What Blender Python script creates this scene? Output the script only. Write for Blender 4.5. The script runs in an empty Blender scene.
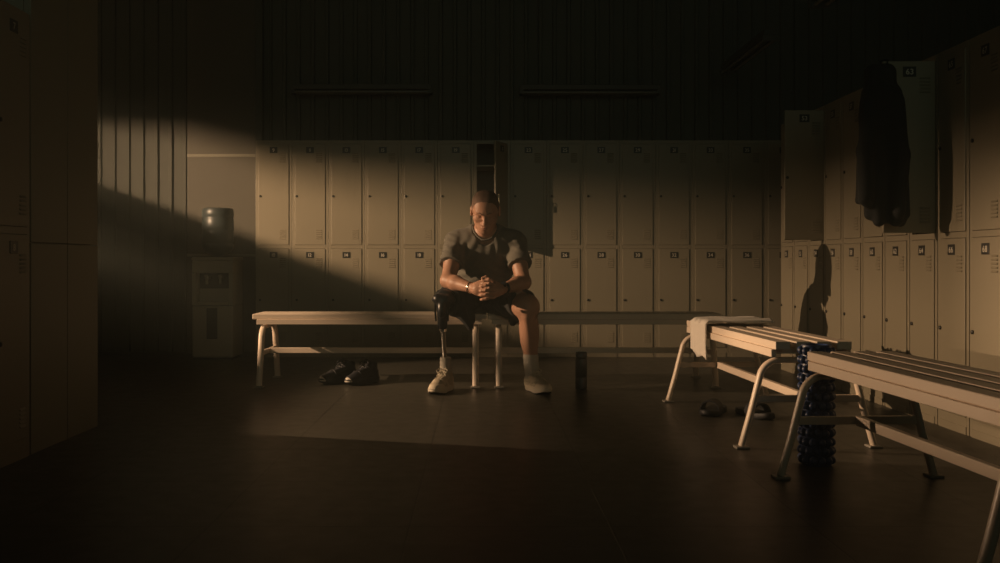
import bpy, bmesh, math, random
import numpy as np
from mathutils import Vector, Matrix

random.seed(7)
S = bpy.context.scene
COL = S.collection
PI = math.pi
R = math.radians

# ------------------------------------------------------------------ camera
cam_d = bpy.data.cameras.new('camera')
cam = bpy.data.objects.new('camera', cam_d)
COL.objects.link(cam)
cam.location = (0, 0, 0.79)
cam.rotation_euler = (R(90), 0, 0)
cam_d.sensor_width = 36
cam_d.lens = 35.0
cam_d.shift_x = 0.020
cam_d.shift_y = -0.0195
cam_d.clip_start = 0.05
S.camera = cam

# ------------------------------------------------------------------ light
S.view_settings.view_transform = 'Standard'
S.view_settings.look = 'None'
S.view_settings.exposure = -0.1
S.view_settings.gamma = 1.0
S.view_settings.use_curve_mapping = False

W = bpy.data.worlds.new('dusk'); S.world = W
W.use_nodes = True
bg = W.node_tree.nodes['Background']
bg.inputs['Color'].default_value = (0.55, 0.72, 0.62, 1)
bg.inputs['Strength'].default_value = 0.008
# thin dusty haze filling the room
hz = W.node_tree.nodes.new('ShaderNodeVolumeScatter')
hz.inputs['Density'].default_value = 0.009
hz.inputs['Color'].default_value = (0.88, 1.0, 0.90, 1)
W.node_tree.links.new(hz.outputs['Volume'], W.node_tree.nodes['World Output'].inputs['Volume'])

# low warm light outside the window slot of the left wall
kd = bpy.data.lights.new('low_sun_lamp', 'SPOT')
kd.spot_size = R(176); kd.spot_blend = 0.9
kd.energy = 1350
kd.color = (1.0, 0.65, 0.375)
kd.shadow_soft_size = 0.014
key = bpy.data.objects.new('low_sun_lamp', kd); COL.objects.link(key)
key.location = (-4.80, 5.50, 1.97)
key.rotation_euler = (0, R(-82), R(-10))

# added dim fill behind the camera, lifting the upper walls and shadows
fd = bpy.data.lights.new('front_fill_light', 'AREA')
fd.shape = 'RECTANGLE'; fd.size = 5.0; fd.size_y = 1.4
fd.energy = 4.0
fd.spread = R(75)
fd.color = (0.72, 0.90, 0.62)
fl = bpy.data.objects.new('front_fill_light', fd); COL.objects.link(fl)
fl.location = (0.3, -1.9, 2.3)
fl.rotation_euler = (R(96), 0, 0)

# added second warm lamp behind a narrow opening, to light the nearest bench
sd = bpy.data.lights.new('bench_fill_lamp', 'POINT')
sd.energy = 1250.0
sd.color = (1.0, 0.65, 0.375)
sd.shadow_soft_size = 0.02
sl = bpy.data.objects.new('bench_fill_lamp', sd); COL.objects.link(sl)
sl.location = (-4.80, 7.60, 1.10)

# ------------------------------------------------------------------ materials
def mat(name, col, rough=0.5, metal=0.0, spec=0.5, bump=0.0, bscale=60.0, var=0.0, vscale=6.0, sheen=0.0, sss=0.0, trans=0.0):
    m = bpy.data.materials.new(name); m.use_nodes = True
    nt = m.node_tree; b = nt.nodes['Principled BSDF']
    b.inputs['Base Color'].default_value = (*col, 1)
    b.inputs['Roughness'].default_value = rough
    b.inputs['Metallic'].default_value = metal
    b.inputs['Specular IOR Level'].default_value = spec
    if sheen: b.inputs['Sheen Weight'].default_value = sheen
    if sss:
        b.inputs['Subsurface Weight'].default_value = sss
        b.inputs['Subsurface Radius'].default_value = (0.012, 0.005, 0.003)
        b.inputs['Subsurface Scale'].default_value = 0.6
    if trans: b.inputs['Transmission Weight'].default_value = trans
    tc = None
    if bump or var:
        tc = nt.nodes.new('ShaderNodeTexCoord')
    if bump:
        n = nt.nodes.new('ShaderNodeTexNoise'); n.inputs['Scale'].default_value = bscale
        n.inputs['Detail'].default_value = 3
        nt.links.new(tc.outputs['Object'], n.inputs['Vector'])
        bp = nt.nodes.new('ShaderNodeBump'); bp.inputs['Strength'].default_value = bump
        bp.inputs['Distance'].default_value = 0.004
        nt.links.new(n.outputs['Fac'], bp.inputs['Height'])
        nt.links.new(bp.outputs['Normal'], b.inputs['Normal'])
    if var:
        n2 = nt.nodes.new('ShaderNodeTexNoise'); n2.inputs['Scale'].default_value = vscale
        n2.inputs['Detail'].default_value = 4
        nt.links.new(tc.outputs['Object'], n2.inputs['Vector'])
        mx = nt.nodes.new('ShaderNodeMix'); mx.data_type = 'RGBA'
        mx.inputs[6].default_value = (*[c * (1 - var) for c in col], 1)
        mx.inputs[7].default_value = (*[min(1, c * (1 + var)) for c in col], 1)
        nt.links.new(n2.outputs['Fac'], mx.inputs[0])
        nt.links.new(mx.outputs[2], b.inputs['Base Color'])
    return m

M = {}
M['locker'] = mat('locker_paint', (0.265, 0.235, 0.168), 0.42, bump=0.04, bscale=25, var=0.05, vscale=2)
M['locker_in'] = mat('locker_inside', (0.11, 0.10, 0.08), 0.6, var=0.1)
M['slot'] = mat('slot_dark', (0.10, 0.09, 0.07), 0.8, var=0.1)
M['plate'] = mat('plate_black', (0.018, 0.018, 0.018), 0.4, var=0.1)
M['digit'] = mat('digit_cream', (0.62, 0.58, 0.48), 0.5, var=0.05)
M['lock'] = mat('lock_dark_metal', (0.03, 0.03, 0.03), 0.35, metal=0.6, var=0.1)
M['brass'] = mat('key_steel', (0.75, 0.68, 0.52), 0.3, metal=0.9, var=0.1)
M['wall'] = mat('wall_corrugated', (0.072, 0.076, 0.058), 0.6, var=0.12, vscale=3)
M['panel'] = mat('wall_panel_paint', (0.095, 0.086, 0.062), 0.55, var=0.08, vscale=2)
M['cladding'] = mat('partition_panels', (0.24, 0.23, 0.17), 0.5, var=0.06, vscale=2)
M['ceiling'] = mat('ceiling_dark', (0.07, 0.07, 0.06), 0.8, var=0.1)
M['bench'] = mat('bench_paint', (0.74, 0.62, 0.50), 0.38, bump=0.03, bscale=40, var=0.05, vscale=4)
M['pad'] = mat('foot_pad', (0.30, 0.28, 0.24), 0.5, var=0.1)
M['skin'] = mat('skin', (0.43, 0.235, 0.155), 0.5, bump=0.08, bscale=160, var=0.07, vscale=14)
M['lip'] = mat('lip', (0.40, 0.20, 0.14), 0.45, var=0.05)
M['hair'] = mat('hair_brown', (0.075, 0.043, 0.026), 0.7, bump=0.6, bscale=420, var=0.25, vscale=200)
M['eye'] = mat('eye', (0.35, 0.30, 0.26), 0.25, var=0.1)
M['shirt'] = mat('shirt_grey_olive', (0.130, 0.120, 0.096), 0.9, bump=0.12, bscale=500, var=0.06, vscale=20, sheen=0.1)
M['shorts'] = mat('shorts_black', (0.012, 0.012, 0.012), 0.85, bump=0.1, bscale=400, var=0.1, sheen=0.05)
M['sock'] = mat('sock_grey', (0.50, 0.46, 0.39), 0.95, bump=0.5, bscale=260, var=0.08, vscale=60)
M['trainer'] = mat('trainer_upper', (0.46, 0.40, 0.29), 0.8, bump=0.15, bscale=220, var=0.1, vscale=25)
M['trainer_overlay'] = mat('trainer_overlay', (0.60, 0.52, 0.39), 0.65, var=0.08)
M['trainer_sole'] = mat('trainer_sole', (0.56, 0.50, 0.40), 0.6, var=0.08)
M['trainer_heel'] = mat('trainer_outsole', (0.03, 0.03, 0.03), 0.7, var=0.1)
M['lace'] = mat('lace', (0.55, 0.49, 0.38), 0.9, var=0.1, vscale=40)
M['black'] = mat('black_plastic', (0.014, 0.015, 0.017), 0.35, var=0.15)
M['steel'] = mat('pylon_steel', (0.72, 0.68, 0.62), 0.22, metal=1.0, var=0.05)
M['silver'] = mat('silver', (0.85, 0.80, 0.72), 0.2, metal=1.0, var=0.05)
M['dark_cloth'] = mat('jacket_black', (0.011, 0.013, 0.014), 0.9, bump=0.15, bscale=200, var=0.15, vscale=12)
M['boot'] = mat('boot_black', (0.012, 0.013, 0.017), 0.6, bump=0.1, bscale=150, var=0.15)
M['rubber'] = mat('toe_rubber', (0.55, 0.50, 0.42), 0.5, var=0.08)
M['blue'] = mat('foam_blue', (0.024, 0.052, 0.150), 0.42, bump=0.06, bscale=60, var=0.12, vscale=18)
M['slide'] = mat('slide_black', (0.010, 0.011, 0.013), 0.6, var=0.15)
M['towel'] = mat('towel_white', (0.78, 0.72, 0.64), 0.95, bump=0.7, bscale=240, var=0.05, vscale=50, sheen=0.2)
M['cooler'] = mat('cooler_white', (0.42, 0.40, 0.32), 0.4, var=0.05, vscale=2)
M['cooler_dark'] = mat('cooler_dark', (0.05, 0.055, 0.055), 0.4, var=0.1)
M['jug'] = mat('jug_plastic', (0.07, 0.09, 0.09), 0.38, var=0.1, trans=0.35)
M['tube'] = mat('tube_glass_off', (0.13, 0.13, 0.11), 0.25, var=0.05)
M['fixture'] = mat('fixture_paint', (0.055, 0.055, 0.045), 0.5, var=0.1)

def hair_fade():
    """short on the sides, fuller on the crown"""
    m = M['hair']; nt = m.node_tree; b = nt.nodes['Principled BSDF']
    tc = nt.nodes.new('ShaderNodeTexCoord'); sx = nt.nodes.new('ShaderNodeSeparateXYZ')
    nt.links.new(tc.outputs['Object'], sx.inputs[0])
    mr = nt.nodes.new('ShaderNodeMapRange')
    mr.inputs['From Min'].default_value = 1.10; mr.inputs['From Max'].default_value = 1.20
    nt.links.new(sx.outputs['Z'], mr.inputs['Value'])
    old = b.inputs['Base Color'].links[0].from_socket
    mx = nt.nodes.new('ShaderNodeMix'); mx.data_type = 'RGBA'
    nt.links.new(mr.outputs[0], mx.inputs[0])
    mx.inputs[6].default_value = (0.20, 0.112, 0.072, 1)
    nt.links.new(old, mx.inputs[7]); nt.links.new(mx.outputs[2], b.inputs['Base Color'])

def floor_mat():
    m = bpy.data.materials.new('floor_tiles'); m.use_nodes = True
    nt = m.node_tree; b = nt.nodes['Principled BSDF']
    tc = nt.nodes.new('ShaderNodeTexCoord')
    mp = nt.nodes.new('ShaderNodeMapping'); mp.inputs['Location'].default_value = (0.21, 0.1, 0)
    nt.links.new(tc.outputs['Object'], mp.inputs['Vector'])
    br = nt.nodes.new('ShaderNodeTexBrick')
    br.offset = 0.0; br.squash = 1.0
    br.inputs['Scale'].default_value = 1.0
    br.inputs['Brick Width'].default_value = 0.6
    br.inputs['Row Height'].default_value = 0.6
    br.inputs['Mortar Size'].default_value = 0.0035
    br.inputs['Mortar Smooth'].default_value = 0.3
    nt.links.new(mp.outputs['Vector'], br.inputs['Vector'])
    n = nt.nodes.new('ShaderNodeTexNoise'); n.inputs['Scale'].default_value = 2.2; n.inputs['Detail'].default_value = 6
    nt.links.new(tc.outputs['Object'], n.inputs['Vector'])
    mx = nt.nodes.new('ShaderNodeMix'); mx.data_type = 'RGBA'
    mx.inputs[6].default_value = (0.040, 0.037, 0.029, 1)
    mx.inputs[7].default_value = (0.062, 0.057, 0.045, 1)
    nt.links.new(n.outputs['Fac'], mx.inputs[0])
    m2 = nt.nodes.new('ShaderNodeMix'); m2.data_type = 'RGBA'
    nt.links.new(br.outputs['Fac'], m2.inputs[0])
    nt.links.new(mx.outputs[2], m2.inputs[6])
    m2.inputs[7].default_value = (0.02, 0.02, 0.017, 1)
    nt.links.new(m2.outputs[2], b.inputs['Base Color'])
    n3 = nt.nodes.new('ShaderNodeTexNoise'); n3.inputs['Scale'].default_value = 14; n3.inputs['Detail'].default_value = 5
    nt.links.new(tc.outputs['Object'], n3.inputs['Vector'])
    mr = nt.nodes.new('ShaderNodeMapRange')
    mr.inputs['To Min'].default_value = 0.30; mr.inputs['To Max'].default_value = 0.46
    nt.links.new(n3.outputs['Fac'], mr.inputs['Value'])
    nt.links.new(mr.outputs['Result'], b.inputs['Roughness'])
    bp = nt.nodes.new('ShaderNodeBump'); bp.inputs['Strength'].default_value = 0.4; bp.inputs['Distance'].default_value = 0.002
    bp.invert = True
    nt.links.new(br.outputs['Fac'], bp.inputs['Height'])
    nt.links.new(bp.outputs['Normal'], b.inputs['Normal'])
    b.inputs['Specular IOR Level'].default_value = 0.35
    return m
M['floor'] = floor_mat()
hair_fade()

# ------------------------------------------------------------------ helpers
class MB:
    """collects shapes; build() links them as one mesh object"""
    def __init__(s):
        s.v = []; s.f = []; s.mi = []; s.sm = []
    def raw(s, vs, fs, m=0, smooth=False):
        o = len(s.v)
        s.v += [tuple(p) for p in vs]
        s.f += [tuple(i + o for i in f) for f in fs]
        s.mi += [m] * len(fs); s.sm += [smooth] * len(fs)
        return s
    def box(s, a, b, m=0, bev=0.0):
        x0, y0, z0 = a; x1, y1, z1 = b
        if bev <= 0:
            vs = [(x0,y0,z0),(x1,y0,z0),(x1,y1,z0),(x0,y1,z0),(x0,y0,z1),(x1,y0,z1),(x1,y1,z1),(x0,y1,z1)]
            fs = [(0,3,2,1),(4,5,6,7),(0,1,5,4),(1,2,6,5),(2,3,7,6),(3,0,4,7)]
            return s.raw(vs, fs, m)
        bm = bmesh.new()
        bmesh.ops.create_cube(bm, size=1)
        for v in bm.verts:
            v.co = Vector(((x0+x1)/2 + v.co.x*(x1-x0), (y0+y1)/2 + v.co.y*(y1-y0), (z0+z1)/2 + v.co.z*(z1-z0)))
        bmesh.ops.bevel(bm, geom=bm.edges[:], offset=bev, segments=2, affect='EDGES', profile=0.5)
        bm.verts.index_update()
        s.raw([v.co[:] for v in bm.verts], [[v.index for v in f.verts] for f in bm.faces], m)
        bm.free()
        return s
    def tube(s, pts, rad, seg=10, m=0, cap=True, flat=None, up=None):
        pts = [Vector(p) for p in pts]
        n = len(pts)
        rads = rad if isinstance(rad, (list, tuple)) else [rad] * n
        T = []
        for i in range(n):
            a = pts[max(i-1, 0)]; b = pts[min(i+1, n-1)]
            T.append((b - a).normalized())
        u = Vector(up) if up else (Vector((0,0,1)) if abs(T[0].z) < 0.9 else Vector((1,0,0)))
        vs = []; fs = []
        for i in range(n):
            u = (u - T[i] * u.dot(T[i])).normalized()
            w = T[i].cross(u)
            fx, fy = flat if flat else (1, 1)
            for k in range(seg):
                a = 2 * PI * k / seg
                vs.append(pts[i] + u * (math.cos(a) * rads[i] * fx) + w * (math.sin(a) * rads[i] * fy))
        for i in range(n - 1):
            for k in range(seg):
                k2 = (k + 1) % seg
                fs.append((i*seg+k, i*seg+k2, (i+1)*seg+k2, (i+1)*seg+k))
        if cap:
            fs.append(tuple(range(seg - 1, -1, -1)))
            fs.append(tuple((n-1)*seg + k for k in range(seg)))
        return s.raw(vs, fs, m, True)
    def lathe(s, prof, c=(0,0,0), seg=24, m=0):
        vs = []; fs = []
        for r, z in prof:
            for k in range(seg):
                a = 2 * PI * k / seg
                vs.append((c[0] + r*math.cos(a), c[1] + r*math.sin(a), c[2] + z))
        n = len(prof)
        for i in range(n - 1):
            for k in range(seg):
                k2 = (k + 1) % seg
                fs.append((i*seg+k, i*seg+k2, (i+1)*seg+k2, (i+1)*seg+k))
        fs.append(tuple(range(seg - 1, -1, -1)))
        fs.append(tuple((n-1)*seg + k for k in range(seg)))
        return s.raw(vs, fs, m, True)
    def cyl(s, a, b, r, seg=16, m=0):
        return s.tube([a, b], r, seg, m)
    def rings(s, rings, m=0, cap=True, smooth=True):
        vs = [p for r in rings for p in r]; k = len(rings[0]); fs = []
        for i in range(len(rings) - 1):
            for j in range(k):
                j2 = (j + 1) % k
                fs.append((i*k+j, i*k+j2, (i+1)*k+j2, (i+1)*k+j))
        if cap:
            fs.append(tuple(range(k - 1, -1, -1)))
            fs.append(tuple((len(rings)-1)*k + j for j in range(k)))
        return s.raw(vs, fs, m, smooth)
    def build(s, name, mats, parent=None, loc=(0,0,0), rot=(0,0,0)):
        me = bpy.data.meshes.new(name)
        me.from_pydata(s.v, [], s.f)
        for m in (mats if isinstance(mats, (list, tuple)) else [mats]):
            me.materials.append(M[m])
        me.polygons.foreach_set('material_index', s.mi)
        me.polygons.foreach_set('use_smooth', s.sm)
        me.update()
        bm = bmesh.new(); bm.from_mesh(me)
        bmesh.ops.recalc_face_normals(bm, faces=bm.faces[:])
        bm.to_mesh(me); bm.free()
        if any(s.sm) and not all(s.sm):
            me.set_sharp_from_angle(angle=R(40))
        elif all(s.sm):
            me.set_sharp_from_angle(angle=R(50))
        o = bpy.data.objects.new(name, me); COL.objects.link(o)
        o.location = loc; o.rotation_euler = rot
        if parent: o.parent = parent
        return o

def tag(o, label, cat, group=None):
    o['label'] = label; o['category'] = cat
    if group: o['group'] = group
    return o
def thing(name, label, cat, loc=(0,0,0), rz=0, group=None):
    o = bpy.data.objects.new(name, None); COL.objects.link(o)
    o.location = loc; o.rotation_euler = (0, 0, rz)
    o.empty_display_size = 0.1
    return tag(o, label, cat, group)
def struct(o):
    o['kind'] = 'structure'; return o
def copy_tree(o, parent=None):
    c = o.copy(); COL.objects.link(c); c.parent = parent
    for ch in list(o.children): copy_tree(ch, c)
    return c

# ---- signed-distance modelling of soft bodies (surface nets)
class SDF:
    def __init__(s, lo, hi, h):
        s.lo = np.array(lo, float); s.h = h
        s.n = np.ceil((np.array(hi) - s.lo) / h).astype(int) + 1
        s.f = np.full(s.n, 1.0, np.float32)
    def grid(s, lo, hi):
        a = np.maximum(np.floor((np.array(lo) - s.lo) / s.h).astype(int), 0)
        b = np.minimum(np.ceil((np.array(hi) - s.lo) / s.h).astype(int) + 1, s.n)
        if np.any(b <= a): return None, None
        ax = [(s.lo[i] + np.arange(a[i], b[i]) * s.h).astype(np.float32) for i in range(3)]
        P = np.meshgrid(*ax, indexing='ij')
        return (slice(a[0], b[0]), slice(a[1], b[1]), slice(a[2], b[2])), P
    @staticmethod
    def d_cap(P, p0, p1, r0, r1):
        p0 = np.array(p0, np.float32); p1 = np.array(p1, np.float32); d = p1 - p0
        L2 = float(d @ d) + 1e-12
        t = np.clip(((P[0]-p0[0])*d[0] + (P[1]-p0[1])*d[1] + (P[2]-p0[2])*d[2]) / L2, 0, 1)
        q = np.sqrt((P[0]-p0[0]-t*d[0])**2 + (P[1]-p0[1]-t*d[1])**2 + (P[2]-p0[2]-t*d[2])**2)
        return q - (r0 + (r1 - r0) * t)
    @staticmethod
    def d_ell(P, c, rad, rot=None):
        q = [P[i] - np.float32(c[i]) for i in range(3)]
        if rot is not None:
            A = np.array(rot, np.float32)      # rows = local axes
            q = [A[i][0]*q[0] + A[i][1]*q[1] + A[i][2]*q[2] for i in range(3)]
        k0 = np.sqrt(sum((q[i] / rad[i])**2 for i in range(3)))
        k1 = np.sqrt(sum((q[i] / rad[i]**2)**2 for i in range(3))) + 1e-9
        return k0 * (k0 - 1.0) / k1
    def _mix(s, sl, d, k, mode):
        f = s.f[sl]
        if mode == 'add':
            if k > 0:
                hh = np.maximum(k - np.abs(f - d), 0) / k
                s.f[sl] = np.minimum(f, d) - hh * hh * k * 0.25
            else: s.f[sl] = np.minimum(f, d)
        else:
            d = -d
            if k > 0:
                hh = np.maximum(k - np.abs(f - d), 0) / k
                s.f[sl] = np.maximum(f, d) + hh * hh * k * 0.25
            else: s.f[sl] = np.maximum(f, d)
    def cap(s, p0, p1, r0, r1=None, k=0.02, mode='add'):
        r1 = r0 if r1 is None else r1
        m = max(r0, r1) + k + 4 * s.h
        sl, P = s.grid(np.minimum(p0, p1) - m, np.maximum(p0, p1) + m)
        if sl is not None: s._mix(sl, s.d_cap(P, p0, p1, r0, r1), k, mode)
        return s
    def ell(s, c, rad, rot=None, k=0.02, mode='add'):
        m = max(rad) + k + 4 * s.h
        sl, P = s.grid(np.array(c) - m, np.array(c) + m)
        if sl is not None: s._mix(sl, s.d_ell(P, c, rad, rot), k, mode)
        return s
    def cut(s, p, n, lo=None, hi=None, k=0.0):
        """remove what lies on the +n side of plane (p, n)"""
        lo = s.lo if lo is None else lo
        hi = s.lo + s.n * s.h if hi is None else hi
        sl, P = s.grid(lo, hi)
        n = np.array(n, float); n /= np.linalg.norm(n)
        d = (P[0]-p[0])*n[0] + (P[1]-p[1])*n[1] + (P[2]-p[2])*n[2]
        s._mix(sl, -d.astype(np.float32), k, 'sub'); return s
    def warp(s, fn):
        sl, P = s.grid(s.lo, s.lo + s.n * s.h)
        s.f[sl] += fn(*P).astype(np.float32); return s
    def mesh(s):
        f = s.f
        f[0]=1; f[-1]=1; f[:,0]=1; f[:,-1]=1; f[:,:,0]=1; f[:,:,-1]=1
        n = f.shape; cn = tuple(i - 1 for i in n)
        sg = f < 0
        acc = np.zeros(cn + (3,), np.float32); cnt = np.zeros(cn, np.float32)
        for ax in range(3):
            o1, o2 = [i for i in range(3) if i != ax]
            for a in (0, 1):
                for b in (0, 1):
                    st = [0,0,0]; st[o1] = a; st[o2] = b
                    s0 = tuple(slice(st[i], st[i] + cn[i]) for i in range(3))
                    st2 = list(st); st2[ax] += 1
                    s1 = tuple(slice(st2[i], st2[i] + cn[i]) for i in range(3))
                    cr = sg[s0] != sg[s1]
                    ii = np.nonzero(cr)
                    fa = f[s0][ii]; fb = f[s1][ii]
                    t = fa / (fa - fb)
                    pos = np.zeros((len(t), 3), np.float32)
                    pos[:, ax] = t; pos[:, o1] = a; pos[:, o2] = b
                    acc[ii] += pos; cnt[ii] += 1
        ci = np.nonzero(cnt > 0)
        idx = np.full(cn, -1, np.int64); idx[ci] = np.arange(len(ci[0]))
        V = np.stack(ci, 1) + acc[ci] / cnt[ci][:, None]
        V = V * s.h + s.lo
        F = []
        for ax in range(3):
            o1, o2 = (ax + 1) % 3, (ax + 2) % 3
            s0 = [slice(None)]*3; s1 = [slice(None)]*3
            s0[ax] = slice(0, n[ax]-1); s1[ax] = slice(1, n[ax])
            a = sg[tuple(s0)]; b = sg[tuple(s1)]
            e = np.stack(np.nonzero(a != b), 1)
            inside = a[tuple(e.T)]
            ok = (e[:, o1] > 0) & (e[:, o2] > 0) & (e[:, o1] < n[o1]-1) & (e[:, o2] < n[o2]-1)
            e = e[ok]; inside = inside[ok]
            def c(d1, d2):
                q = e.copy(); q[:, o1] += d1; q[:, o2] += d2
                return idx[tuple(q.T)]
            q = np.stack([c(-1,-1), c(0,-1), c(0,0), c(-1,0)], 1)
            q[~inside] = q[~inside][:, ::-1]
            F.append(q)
        return V, np.concatenate(F, 0)
    def build(s, name, m, parent=None, origin=(0,0,0), smooth_iter=1):
        V, F = s.mesh()
        V = V - np.array(origin)
        for _ in range(smooth_iter):             # light relaxation of the lattice
            E = np.concatenate([F[:, [0,1]], F[:, [1,2]], F[:, [2,3]], F[:, [3,0]]], 0)
            A = np.zeros_like(V); C = np.zeros(len(V))
            np.add.at(A, E[:,0], V[E[:,1]]); np.add.at(C, E[:,0], 1)
            np.add.at(A, E[:,1], V[E[:,0]]); np.add.at(C, E[:,1], 1)
            V = 0.5 * V + 0.5 * A / C[:, None]
        me = bpy.data.meshes.new(name)
        me.from_pydata(V.tolist(), [], F.tolist())
        for q in (m if isinstance(m, (list, tuple)) else [m]): me.materials.append(M[q])
        me.polygons.foreach_set('use_smooth', [True] * len(F))
        me.update()
        o = bpy.data.objects.new(name, me); COL.objects.link(o)
        if parent: o.parent = parent
        return o

# digits as meshes
GLYPH = {}
def make_glyphs():
    cu = bpy.data.curves.new('glyph', 'FONT'); cu.extrude = 0.0; cu.offset = 0.012
    ob = bpy.data.objects.new('glyph', cu); COL.objects.link(ob)
    for ch in '0123456789':
        cu.body = ch; cu.size = 1.0
        dg = bpy.context.evaluated_depsgraph_get()
        dg.update()
        me = ob.evaluated_get(dg).to_mesh()
        vs = [(v.co.x, v.co.y) for v in me.vertices]
        fs = [list(p.vertices) for p in me.polygons]
        ob.evaluated_get(dg).to_mesh_clear()
        x0 = min(v[0] for v in vs); x1 = max(v[0] for v in vs)
        GLYPH[ch] = ([(x - x0, y) for x, y in vs], fs, x1 - x0)
    bpy.data.objects.remove(ob); bpy.data.curves.remove(cu)
make_glyphs()
def add_text(mb, txt, cx, y, cz, height, m):
    sc = height / 0.70
    w = sum(GLYPH[c][2] for c in txt) * sc + 0.10 * sc * (len(txt) - 1)
    x = cx - w / 2
    for c in txt:
        vs, fs, gw = GLYPH[c]
        mb.raw([(x + vx*sc, y, cz - height/2 + vy*sc) for vx, vy in vs], fs, m)
        x += gw * sc + 0.10 * sc

# ------------------------------------------------------------------ the room
YB = 8.56
b = MB(); b.box((-4.7, -3.0, -0.1), (6.0, YB + 0.1, 0.0)); struct(b.build('floor', 'floor'))
b = MB(); b.box((-4.7, -3.0, 3.6), (6.0, YB + 0.1, 3.7)); struct(b.build('ceiling', 'ceiling'))
# corrugated back wall
b = MB()
pitch = 0.125; x = -4.7; prof = []
while x < 6.0:
    prof += [(x, 0.0), (x + 0.085, 0.0), (x + 0.093, -0.022), (x + 0.117, -0.022)]
    x += pitch
top = [(px, YB + py, 3.6) for px, py in prof]; bot = [(px, YB + py, 0.0) for px, py in prof]
n = len(prof)
b.raw(bot + top, [(i, i+1, n+i+1, n+i) for i in range(n-1)])
b.box((-4.7, YB + 0.03, 0), (6.0, YB + 0.1, 3.6))
struct(b.build('wall_back', 'wall'))
# unseen left outer wall: two leaves, window slot and openings shaped for the beams
b = MB()
def wall_leaf(x0, x1, holes):
    """a wall leaf in the plane x = const with rectangular holes (y0, y1, z0, z1)"""
    ys = sorted({-3.0, YB} | {h[0] for h in holes} | {h[1] for h in holes})
    zs = sorted({0.0, 3.6} | {h[2] for h in holes} | {h[3] for h in holes})
    for ya, yb in zip(ys[:-1], ys[1:]):
        for za, zb in zip(zs[:-1], zs[1:]):
            c = ((ya + yb) / 2, (za + zb) / 2)
            if not any(h[0] < c[0] < h[1] and h[2] < c[1] < h[3] for h in holes):
                b.box((x0, ya, za), (x1, yb, zb))
wall_leaf(-4.65, -4.62, [(3.6, 7.0, 1.60, 2.25), (7.10, 7.65, 0.85, 1.40)])
wall_leaf(-4.33, -4.30, [(3.6, YB - 0.1, 1.80, 2.15), (5.26, 5.76, 1.712, 1.785), (7.15, 7.38, 1.027, 1.096)])
# added unseen sheet in the slot, its bent edge trims the beam's top
cutoff_edge = [(3.6, 1.943), (5.66, 1.943), (5.76, 1.965), (5.94, 1.977), (7.0, 2.08)]
vs = [(xx, y, z) for xx in (-4.605, -4.595) for y, z in cutoff_edge] + [(xx, y, 2.3) for xx in (-4.605, -4.595) for y, z in cutoff_edge]
for k in range(4):
    b.raw([vs[k], vs[k+1], vs[10+k+1], vs[10+k], vs[5+k], vs[5+k+1], vs[15+k+1], vs[15+k]],
          [(0,1,2,3), (7,6,5,4), (0,4,5,1), (1,5,6,2), (2,6,7,3), (3,7,4,0)])
struct(b.build('wall_left', 'panel'))
b = MB(); b.box((5.9, -3.0, 0), (6.0, YB, 3.6)); struct(b.build('wall_right', 'wall'))
b = MB()
b.box((-4.62, -3.1, 0), (6.0, -3.0, 1.1)); b.box((-4.62, -3.1, 2.8), (6.0, -3.0, 3.6))
b.box((-4.62, -3.1, 1.1), (-2.6, -3.0, 2.8)); b.box((3.2, -3.1, 1.1), (6.0, -3.0, 2.8))
struct(b.build('wall_front', 'panel'))
# tall panelled partition at the end of the left lockers
b = MB()
for y0, y1 in ((3.985, 4.335), (4.340, 4.68)):
    for z0, z1 in ((0.0, 0.868), (0.872, 3.6)):
        b.box((-1.87, y0, z0), (-1.84, y1, z1), bev=0.002)
b.box((-2.30, 3.985, 0), (-1.872, 4.675, 3.6))
struct(b.build('wall_partition', 'cladding'))
# flat panel behind the water cooler
b = MB()
b.box((-2.56, YB - 0.06, 0), (-1.955, YB - 0.03, 3.6))
struct(b.build('wall_panel', 'panel'))
b = MB()
for z in (0.85, 1.72):
    b.box((-2.56, YB - 0.072, z - 0.012), (-1.955, YB - 0.058, z + 0.012), bev=0.002)
struct(b.build('trim_1', 'cladding'))
b = MB(); b.box((-1.955, YB - 0.10, 0), (-1.895, YB - 0.02, 3.6), bev=0.003)
struct(b.build('trim_2', 'wall'))

# ------------------------------------------------------------------ lockers
LW, LD = 0.300, 0.45
DW = 0.252
def carcass_mb():
    b = MB()
    w = LW / 2
    b.box((-w, 0.0, 0.0), (-w + 0.024, 0.02, 1.80), bev=0.0015)
    b.box((w - 0.024, 0.0, 0.0), (w, 0.02, 1.80), bev=0.0015)
    b.box((-w + 0.024, 0.0, 1.772), (w - 0.024, 0.02, 1.80))
    b.box((-w + 0.024, 0.0, 0.902), (w - 0.024, 0.02, 0.930))
    b.box((-w + 0.024, 0.0, 0.0), (w - 0.024, 0.02, 0.078))
    b.box((-w + 0.022, -0.004, 0.0), (w - 0.022, 0.0, 0.036), bev=0.001)
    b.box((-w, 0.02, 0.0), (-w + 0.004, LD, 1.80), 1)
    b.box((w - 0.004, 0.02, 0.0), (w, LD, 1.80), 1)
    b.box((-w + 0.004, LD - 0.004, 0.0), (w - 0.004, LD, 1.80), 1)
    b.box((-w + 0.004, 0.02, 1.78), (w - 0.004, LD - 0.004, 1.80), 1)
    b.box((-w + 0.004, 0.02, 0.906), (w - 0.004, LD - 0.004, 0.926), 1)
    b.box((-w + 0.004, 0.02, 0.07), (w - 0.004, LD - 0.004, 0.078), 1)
    return b
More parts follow.
